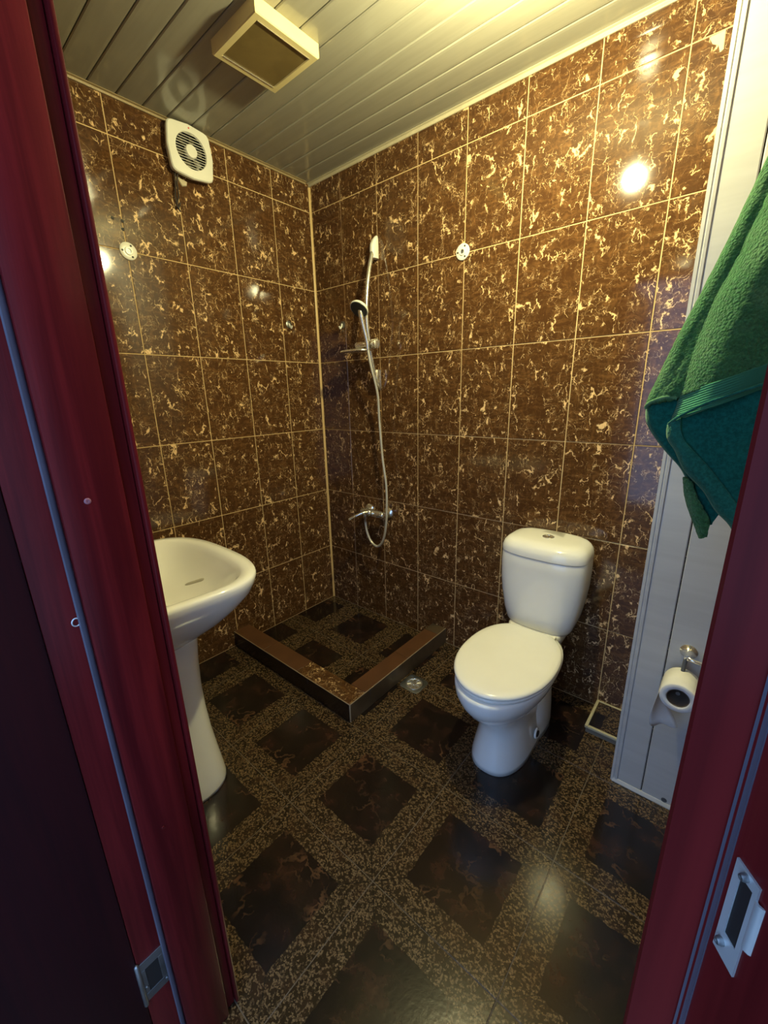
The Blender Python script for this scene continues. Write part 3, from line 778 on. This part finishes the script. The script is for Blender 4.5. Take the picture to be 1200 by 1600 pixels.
# dangling wires and broken plaster edge behind the fan
wires = empty('fan_wires', (0.006, -0.79, 2.30)); tag(wires, 'dark twisted wires hanging below the extractor fan', 'wires')
for k, pts in enumerate((((0.012, 0.016, 0.045), (0.008, 0.012, -0.01), (0.010, 0.004, -0.06), (0.008, 0.010, -0.10), (0.010, 0.022, -0.075)),
                         ((0.014, 0.028, 0.045), (0.010, 0.020, 0.0), (0.012, 0.018, -0.05), (0.012, 0.006, -0.085), (0.010, 0.018, -0.11)))):
    bm = bmesh.new(); tube(bm, catmull(pts), 0.0034, 8); link('wire', bm, M['wire'], wires, 60)

# ---------------------------------------------------------------- unlit square ceiling lamp
lamp = empty('ceiling_lamp', (0.644, -0.725, H)); tag(lamp, 'square cream ceiling lamp with amber glass face, unlit', 'lamp')
hw, hh = 0.124, 0.042
bm = bmesh.new()
def sq(h, z, r=0.004): return [Vector((x, y, z)) for x, y in ((-h, -h), (h, -h), (h, h), (-h, h))]
loft(bm, [sq(hw, -0.001), sq(hw, -hh+0.003), sq(hw-0.003, -hh), sq(hw-0.022, -hh), sq(hw-0.023, -hh+0.004), sq(hw-0.023, -0.012)], True, True)
link('housing', bm, M['lamp_body'], lamp)
bm = bmesh.new(); box(bm, -hw+0.0235, hw-0.0235, -hw+0.0235, hw-0.0235, -hh+0.003, -hh+0.007, 0.001, 1)
link('glass', bm, M['lamp_glass'], lamp, 40)
for x0 in (hw-0.0245, -hw+0.0225):
    bm = bmesh.new(); box(bm, x0, x0+0.002, -hw+0.024, hw-0.024, -hh-0.0012, -hh+0.002)
    link('clip_strip', bm, M['chrome'], lamp)

# bulb holder just above the frame that carries the lit bulb
hold = empty('bulb_holder', (BULB.x, BULB.y, H)); tag(hold, 'bare bulb holder hanging from the ceiling above the toilet', 'bulb holder')
bm = bmesh.new(); lathe(bm, [(0, 0.035), (0.01, 0.034), (0.016, 0.012)], (0, 0, 0), (0, 0, -1), 24); link('ceiling_rose', bm, M['white_plastic'], hold, 40)
bm = bmesh.new(); tube(bm, [Vector((0, 0, -0.012)), Vector((0, 0, -0.07)), Vector((0, 0, -0.12))], 0.003, 8); link('cable', bm, M['wire'], hold, 60)
bm = bmesh.new(); lathe(bm, [(0.112, 0.008), (0.118, 0.015), (0.155, 0.015), (0.158, 0.012)], (0, 0, 0), (0, 0, -1), 24); link('socket', bm, M['white_plastic'], hold, 40)
mb, nt_, bs_ = material('lit_bulb_glass')
bs_.inputs['Base Color'].default_value = (0.9, 0.9, 0.85, 1)
bs_.inputs['Emission Color'].default_value = BULB_COL + (1,)
bs_.inputs['Emission Strength'].default_value = BULB_W/(4*PI*PI*BULB_R**2)
cz = H - BULB.z
bm = bmesh.new(); lathe(bm, [(cz-BULB_R*math.cos(t), BULB_R*math.sin(t)) for t in [0.45+(PI-0.46)*k/14 for k in range(15)]], (0, 0, 0), (0, 0, -1), 24); link('globe', bm, mb, hold, 170)
bm = bmesh.new(); lathe(bm, [(0.157, 0.011), (cz-BULB_R*0.9-0.002, 0.0112)], (0, 0, 0), (0, 0, -1), 20); link('bulb_neck', bm, M['steel'], hold, 60)

# ---------------------------------------------------------------- round wall flanges and small hooks
def flange(loc, d, label):
    f = empty('wall_flange', loc); tag(f, label, 'flange')
    bm = bmesh.new(); lathe(bm, [(0.0002, 0.033), (0.004, 0.033), (0.006, 0.030), (0.006, 0.016), (0.010, 0.014), (0.010, 0.009), (0.003, 0.008)], (0, 0, 0), d, 36)
    link('disc', bm, M['white_plastic'], f, 40)
    bm = bmesh.new(); lathe(bm, [(0.003, 0.0085), (0.0065, 0.0085), (0.0065, 0.004), (0.008, 0.003)], (0, 0, 0), d, 18); link('socket', bm, M['dull_steel'], f, 40)
    dv = Vector(d); u = dv.cross(Vector((0, 0, 1)))
    for k in range(3):
        a = PI/2 + 2*PI*k/3 + 0.5
        bm = bmesh.new(); c = u*math.cos(a)*0.0235 + Vector((0, 0, 1))*math.sin(a)*0.0235
        lathe(bm, [(0.0058, 0.0042), (0.0068, 0.0038), (0.0062, 0.002)], c, d, 12); link('screw', bm, M['dark'], f, 40)
    return f
flange((0, -1.012, 1.990), (1, 0, 0), 'round cream rail flange on the left wall below the drilled holes')
flange((0.990, 0, 1.995), (0, -1, 0), 'round cream rail flange on the back wall right of the shower')
def hook(loc, d, label):
    h = empty('wall_hook', loc); tag(h, label, 'hook')
    dv = Vector(d)
    bm = bmesh.new(); lathe(bm, [(0.0002, 0.019), (0.003, 0.019), (0.006, 0.013), (0.007, 0.004)], (0, 0, 0), d, 24); link('backplate', bm, M['dull_steel'], h, 50)
    bm = bmesh.new(); tube(bm, catmull([dv*0.005+Vector((0, 0, 0.004)), dv*0.012+Vector((0, 0, -0.012)), dv*0.022+Vector((0, 0, -0.022)), dv*0.030+Vector((0, 0, -0.010))]), 0.0045, 10); link('prong', bm, M['white_plastic'], h, 60)
hook((0, -0.217, 1.79), (1, 0, 0), 'small plastic hook on left wall near the corner')
hook((0.216, 0, 1.785), (0, -1, 0), 'small plastic hook on back wall left of the shower rail')
# drilled holes on the left wall
for k, (y, z) in enumerate(((-1.050, 2.100), (-1.014, 2.098), (-1.018, 2.068))):
    bm = bmesh.new(); lathe(bm, [(0.0002, 0.0065), (0.0012, 0.006), (0.0006, 0.0036), (0.0004, 0.001)], (0, 0, 0), (1, 0, 0), 14)
    o = link('wall_plug', bm, M['dark'], None, 40, mats=[M['dark']]); o.location = (0, y, z)
    tag(o, ('dark screw hole left of the tile joint above left flange', 'upper dark screw hole in the tile joint above left flange', 'lower dark screw hole in the tile joint above left flange')[k], 'screw hole', 'screw holes on the left wall')

# ---------------------------------------------------------------- shower: rail, hand shower, mixer
rail = empty('shower_rail', (0.492, 0, 1.8)); tag(rail, 'bowed chrome shower rail with soap shelf on back wall', 'shower rail')
L = Vector((0.492, 0, 1.8))
barpts = catmull([(0, -0.028, 0.318), (0, -0.048, 0.27), (0, -0.078, 0.17), (0, -0.098, 0.04), (0, -0.098, -0.06), (0, -0.078, -0.19), (0, -0.050, -0.30), (0, -0.030, -0.345)])
bm = bmesh.new(); tube(bm, barpts, 0.0105, 16); link('bar', bm, M['chrome'], rail, 60)
def end_cap(z0, s):
    bm = bmesh.new(); rings = []
    for z, hx, y0, y1 in ((0.0, 0.014, -0.044, -0.0005), (0.03, 0.016, -0.053, -0.0005), (0.06, 0.016, -0.050, -0.0005), (0.085, 0.013, -0.034, -0.0005), (0.100, 0.008, -0.020, -0.0005), (0.106, 0.003, -0.010, -0.0005)):
        rings.append([Vector((p.x, p.y, z0 + s*z)) for p in sring(0, (y0+y1)/2, 0, hx, (y1-y0)/2, 2.6, 28)])
    loft(bm, rings); link('end_cap', bm, M['white_plastic'] if s > 0 else M['chrome'], rail, 60)
end_cap(0.262, 1); end_cap(-0.275, -1)
bm = bmesh.new(); tube(bm, [Vector((x, -0.094, -0.150)) for x in (-0.082, -0.078, 0.030, 0.036, 0.062, 0.068)], [0.012, 0.019, 0.019, 0.025, 0.025, 0.016], 20); link('slider', bm, M['chrome'], rail, 50)
bm = bmesh.new()
rg_ = [sring(-0.075, -0.105, z, a, b, 3.2, 36) for z, a, b in ((-0.172, 0.088, 0.055), (-0.176, 0.094, 0.061), (-0.1825, 0.094, 0.061), (-0.1855, 0.088, 0.055))]
loft(bm, rg_); link('soap_shelf', bm, M['chrome'], rail, 60)

hs = empty('hand_shower', (0.492, -0.12, 1.80)); tag(hs, 'chrome hand shower with round head and long silver hose', 'hand shower')
hd = Vector((0.008, -0.042, 0.010)); dn = Vector((0.05, -0.66, -0.75)).normalized()
bm = bmesh.new(); lathe(bm, [(-0.026, 0.012), (-0.018, 0.030), (-0.010, 0.045), (-0.002, 0.049), (0.004, 0.047)], hd, dn, 36); hh_ = link('head', bm, M['white_plastic'], hs, 50)
bm = bmesh.new(); lathe(bm, [(0.003, 0.045), (0.0065, 0.044), (0.0075, 0.038), (0.0075, 0.01)], hd, dn, 36); link('spray_face', bm, M['spray'], hh_, 50)
hpts = catmull([hd - dn*0.012, (0.012, -0.034, -0.020), (0.016, -0.022, -0.075), (0.022, -0.010, -0.130), (0.024, -0.004, -0.180)])
bm = bmesh.new(); tube(bm, hpts, [0.013 - 0.003*i/(len(hpts)-1) for i in range(len(hpts))], 14); link('handle', bm, M['chrome'], hs, 60)
ho = Vector((0.492, -0.12, 1.80))
hose = [Vector(p)-ho for p in ((0.516, -0.124, 1.622), (0.522, -0.110, 1.54), (0.532, -0.075, 1.40), (0.528, -0.060, 1.25), (0.540, -0.055, 1.05), (0.562, -0.055, 0.90), (0.572, -0.065, 0.78), (0.568, -0.072, 0.66), (0.545, -0.075, 0.565), (0.503, -0.078, 0.520), (0.455, -0.080, 0.540), (0.422, -0.080, 0.600), (0.412, -0.080, 0.668))]
bm = bmesh.new(); tube(bm, catmull(hose, 24), 0.0068, 8, rib=0.12); link('hose', bm, M['hose'], hs, 170)

mixer = empty('shower_mixer', (0.455, 0, 0.715)); tag(mixer, 'chrome lever shower mixer low on the back wall', 'mixer tap')
bm = bmesh.new()
tube(bm, [Vector((x, -0.062, 0.0)) for x in (-0.088, -0.082, -0.04, 0.04, 0.082, 0.088)], [0.014, 0.019, 0.021, 0.021, 0.019, 0.014], 20)
link('body', bm, M['chrome'], mixer, 50)
for s in (-1, 1):
    bm = bmesh.new(); lathe(bm, [(0.0003, 0.034), (0.004, 0.034), (0.014, 0.024), (0.018, 0.016), (0.060, 0.014)], (s*0.075, 0, 0), (0, -1, 0), 28); link('rosette', bm, M['chrome'], mixer, 40)
bm = bmesh.new(); lathe(bm, [(0, 0.020), (0.02, 0.021), (0.034, 0.020), (0.040, 0.012)], (0, -0.070, 0.004), (0, -1, 0.25), 24)
tube(bm, catmull([(0, -0.105, 0.016), (-0.02, -0.135, 0.012), (-0.05, -0.165, -0.006), (-0.075, -0.185, -0.022)]), [0.010]*8+[0.009]*8+[0.007]*9, 12)
link('lever', bm, M['chrome'], mixer, 60)
bm = bmesh.new(); lathe(bm, [(0, 0.012), (0.022, 0.012), (0.026, 0.009), (0.045, 0.008)], (-0.042, -0.080, -0.012), (0, 0, -1), 18); link('hose_outlet', bm, M['chrome'], mixer, 40)

# ---------------------------------------------------------------- toilet paper on its holder
ph = empty('paper_holder', (2.042, CY, 0.60)); tag(ph, 'chrome toilet paper holder on the white panel casing', 'paper holder')
bm = bmesh.new(); lathe(bm, [(0.0003, 0.023), (0.004, 0.023), (0.010, 0.016), (0.022, 0.009), (0.045, 0.008)], (0, -0.0005, 0.012), (0, -1, 0), 24); link('rosette', bm, M['chrome'], ph, 40)
bm = bmesh.new(); tube(bm, catmull([(0, -0.040, 0.012), (0.012, -0.046, 0.010), (0.035, -0.046, 0.008), (0.062, -0.046, 0.008), (0.068, -0.046, 0.0), (0.068, -0.046, -0.02)]), 0.0055, 10); link('side_arm', bm, M['chrome'], ph, 60)
bm = bmesh.new(); tube(bm, catmull([(-0.002, -0.040, 0.012), (-0.004, -0.044, -0.02), (-0.004, -0.050, -0.055), (-0.004, -0.07, -0.064), (-0.004, -0.128, -0.064)]), 0.0055, 10); link('roll_arm', bm, M['grey_rubber'], ph, 60)
roll_o = empty('toilet_paper_roll', (2.040, -0.450, 0.520)); tag(roll_o, 'white toilet paper roll with a torn hanging sheet on the casing', 'toilet paper')
bm = bmesh.new()
N = 40
def yring(y, r): return [Vector((r*math.cos(2*PI*k/N)*(1+0.02*math.sin(2*(2*PI*k/N))), y, r*math.sin(2*PI*k/N))) for k in range(N)]
loft(bm, [yring(0.048, 0.0255), yring(0.050, 0.030), yring(0.050, 0.044), yring(0.048, 0.046), yring(-0.048, 0.046), yring(-0.050, 0.044), yring(-0.050, 0.031), yring(-0.048, 0.0285), yring(0.048, 0.0255)], False, False)
link('roll', bm, M['paper'], roll_o, 50)
bm = bmesh.new(); loft(bm, [yring(-0.0485, 0.0285), yring(-0.0488, 0.0270), yring(0.0485, 0.0240), yring(0.0485, 0.0253)], False, False); link('core', bm, M['card'], roll_o, 50)
bm = bmesh.new(); G2 = []
for j in range(9):
    t = j/8; z = -0.002 - 0.150*t
    th_ = 1.25*t*t; w_ = 0.088*(1-0.15*t); cx_ = -0.0468 - 0.004*math.sin(t*4) + 0.020*t*t; cy_ = -0.004*t
    G2.append([Vector((cx_ + (q/7-0.5)*w_*math.sin(th_) + 0.003*math.sin(q*0.9+t*2)*t, cy_ + (q/7-0.5)*w_*math.cos(th_), z - (0.006*math.sin(q*1.3) - 0.016*q/7)*t*t)) for q in range(8)])
loft(bm, G2, False, False, closed=False)
sh = link('loose_sheet', bm, M['paper'], roll_o, 170)
sm = sh.modifiers.new('thick', 'SOLIDIFY'); sm.thickness = 0.0006

# ---------------------------------------------------------------- green towel on the right wall
towel = empty('towel', (2.10, -0.75, 1.40)); tag(towel, 'green terry towel hanging folded at right by the doorway', 'towel')
TO = Vector((2.10, -0.75, 1.40))
def sheet(name, left, right, mat, y0, wav, nu=26, nv=60, thick=0.008, lean=0.0, fuzz=0.0, ph=0.0, curl=0.0, recede=0.0):
    """cloth between two hanging edges given as (x, z); wav = depth of the folds"""
    lc = catmull([(x, 0, z) for x, z in left], 12); rc = catmull([(x, 0, z) for x, z in right], 12)
    def at(c, t):
        f = t*(len(c)-1); i = min(int(f), len(c)-2); return c[i].lerp(c[i+1], f-i)
    bm = bmesh.new(); uvl = None
    grid = []
    for j in range(nv+1):
        t = j/nv; a = at(lc, t); b = at(rc, t); row = []
        for i in range(nu+1):
            s = i/nu; p = a.lerp(b, s)
            d = y0 + wav*(math.sin(PI*s*2.1 + ph)*0.6 + 0.4*math.sin(s*7.0+ph*2+t*1.5)) + lean*t
            edge = min(1.0, s*nu/4.0)
            d += (0.012 if nu < 14 else 0.02)*(1-edge)**2 + curl*max(0.0, 1-s/0.30)**1.6 + recede*max(0.0, s-0.25)**1.5
            d += fuzz*random.uniform(-1, 1)
            row.append(bm.verts.new((p.x-TO.x + fuzz*.5*random.uniform(-1, 1), d-TO.y, p.z-TO.z)))
        grid.append(row)
    uvl = bm.loops.layers.uv.new('uv')
    for j in range(nv):
        for i in range(nu):
            f = bm.faces.new((grid[j][i], grid[j][i+1], grid[j+1][i+1], grid[j+1][i]))
            for lp, (s, t) in zip(f.loops, ((i, j), (i+1, j), (i+1, j+1), (i, j+1))): lp[uvl].uv = (s/nu, t/nv)
    bmesh.ops.recalc_face_normals(bm, faces=bm.faces)
    o = link(name, bm, mat, towel, 170)
    md = o.modifiers.new('thick', 'SOLIDIFY'); md.thickness = thick; md.offset = 0
    return o
# back layer: long left edge bulging to the tip
back_fold = sheet('back_fold', [(2.085, 2.02), (2.043, 1.88), (2.0133, 1.7773), (1.9861, 1.6833), (1.9579, 1.5936), (1.9285, 1.5096), (1.9121, 1.4571), (1.8984, 1.4105), (1.889, 1.3776), (1.886, 1.3615)],
      [(2.15, 2.02), (2.13, 1.85), (2.10, 1.72), (2.08, 1.62), (2.0552, 1.5354), (2.0448, 1.4934), (2.0243, 1.4498), (1.990, 1.405), (1.9591, 1.3855), (1.9392, 1.3756)], M['terry'], -0.740, 0.006, fuzz=0.0012, ph=0.3)
bm = bmesh.new(); tube(bm, [p-TO for p in catmull([(1.8882, -0.742, 1.356), (1.8895, -0.745, 1.3625), (1.8958, -0.745, 1.3695), (1.9124, -0.745, 1.3767), (1.9269, -0.745, 1.3799), (1.9420, -0.745, 1.3770)])], 0.0036, 10)
link('hem', bm, M['hem_green'], back_fold, 170)
sheet('inner_fold', [(1.8885, 1.3650), (1.8868, 1.3451), (1.8939, 1.3191), (1.9162, 1.2867), (1.94, 1.259), (1.9651, 1.2324), (1.9792, 1.2103), (1.9876, 1.1867), (2.0092, 1.1544), (2.0331, 1.1129)],
      [(1.9450, 1.3835), (1.9600, 1.3600), (1.9723, 1.328), (1.9889, 1.2893), (2.0107, 1.2509), (2.0314, 1.2195), (2.0468, 1.1877), (2.050, 1.1677), (2.0491, 1.1469), (2.0389, 1.1169)], M['flat_green'], -0.728, 0.003, ph=1.0)
# front fold rolled at its left edge, ribbed band along its hem
sheet('front_fold', [(2.12, 2.03), (2.065, 1.86), (2.0221, 1.7207), (2.0063, 1.6686), (1.9892, 1.6087), (1.972, 1.5616), (1.9630, 1.5262), (1.9551, 1.4902), (1.9492, 1.4531), (1.9456, 1.4246), (1.9435, 1.3966), (1.9416, 1.3760)],
      [(2.20, 2.03), (2.21, 1.93), (2.21, 1.84), (2.21, 1.77), (2.21, 1.70), (2.20, 1.65), (2.20, 1.60), (2.19, 1.56), (2.18, 1.53), (2.17, 1.50), (2.165, 1.485), (2.16, 1.472)], M['terry'], -0.790, 0.010, fuzz=0.0012, ph=1.1, curl=0.040, recede=0.10)
band = sheet('ribbed_band', [(1.9420, 1.3800), (1.9426, 1.3616), (1.9393, 1.3425), (1.9366, 1.3283)],
      [(2.16, 1.476), (2.16, 1.462), (2.16, 1.447), (2.16, 1.436)], M['band'], -0.791, 0.009, ph=1.1, nv=24, curl=0.040, recede=0.10)
bm = bmesh.new(); tube(bm, [p-TO for p in catmull([(1.9372, -0.768, 1.3262), (1.9480, -0.780, 1.3370), (1.9656, -0.788, 1.3503), (1.9955, -0.796, 1.3688), (2.0342, -0.798, 1.3860), (2.0646, -0.796, 1.3983), (2.11, -0.790, 1.415), (2.155, -0.785, 1.431)])], 0.0030, 10)
link('hem', bm, M['strip_green'], band, 170)
# underside of the folded-back end: flat weave with a lighter woven strip along its edge
sheet('underside', [(1.9372, 1.3290), (1.9375, 1.3082), (1.9425, 1.2913), (1.9565, 1.2721), (1.9732, 1.24), (1.9905, 1.2189), (2.0170, 1.1925), (2.0420, 1.1558), (2.0665, 1.1318), (2.085, 1.105)],
      [(2.16, 1.440), (2.155, 1.40), (2.15, 1.36), (2.15, 1.31), (2.15, 1.27), (2.15, 1.23), (2.15, 1.19), (2.15, 1.15), (2.15, 1.12), (2.15, 1.09)], M['flat_green'], -0.766, 0.004, ph=0.6)
sheet('woven_strip', [(1.9355, 1.3250), (1.936, 1.3082), (1.9412, 1.2913), (1.9551, 1.2721), (1.9718, 1.24), (1.989, 1.2189), (2.0154, 1.1925), (2.0403, 1.1558), (2.065, 1.1318), (2.083, 1.105)],
      [(1.9560, 1.3390), (1.9600, 1.3144), (1.9702, 1.2928), (1.9848, 1.2768), (2.0009, 1.2603), (2.017, 1.243), (2.0331, 1.2243), (2.0643, 1.1848), (2.082, 1.1601), (2.105, 1.128)], M['strip_green'], -0.774, 0.002, ph=0.6, nu=10, thick=0.004)
sheet('tail_corner', [(1.9779, 1.2133), (1.9833, 1.1844), (1.9938, 1.1516), (2.0156, 1.1032), (2.0253, 1.0833)],
      [(1.9900, 1.2069), (2.0025, 1.1774), (2.0169, 1.1536), (2.0341, 1.1250), (2.0347, 1.0938)], M['terry'], -0.745, 0.002, nv=30, nu=12, fuzz=0.001)
th = empty('towel_hook', (XR, -0.755, 2.04)); tag(th, 'metal towel hook on the right wall holding the green towel', 'hook')
bm = bmesh.new(); lathe(bm, [(0.0003, 0.02), (0.005, 0.019), (0.007, 0.012)], (0, 0, 0), (-1, 0, 0), 24); link('backplate', bm, M['chrome'], th, 40)
bm = bmesh.new(); tube(bm, catmull([(-0.005, 0, 0), (-0.05, 0, -0.012), (-0.11, 0, -0.02), (-0.125, 0, 0.01)]), 0.006, 12); link('prong', bm, M['chrome'], th, 60)
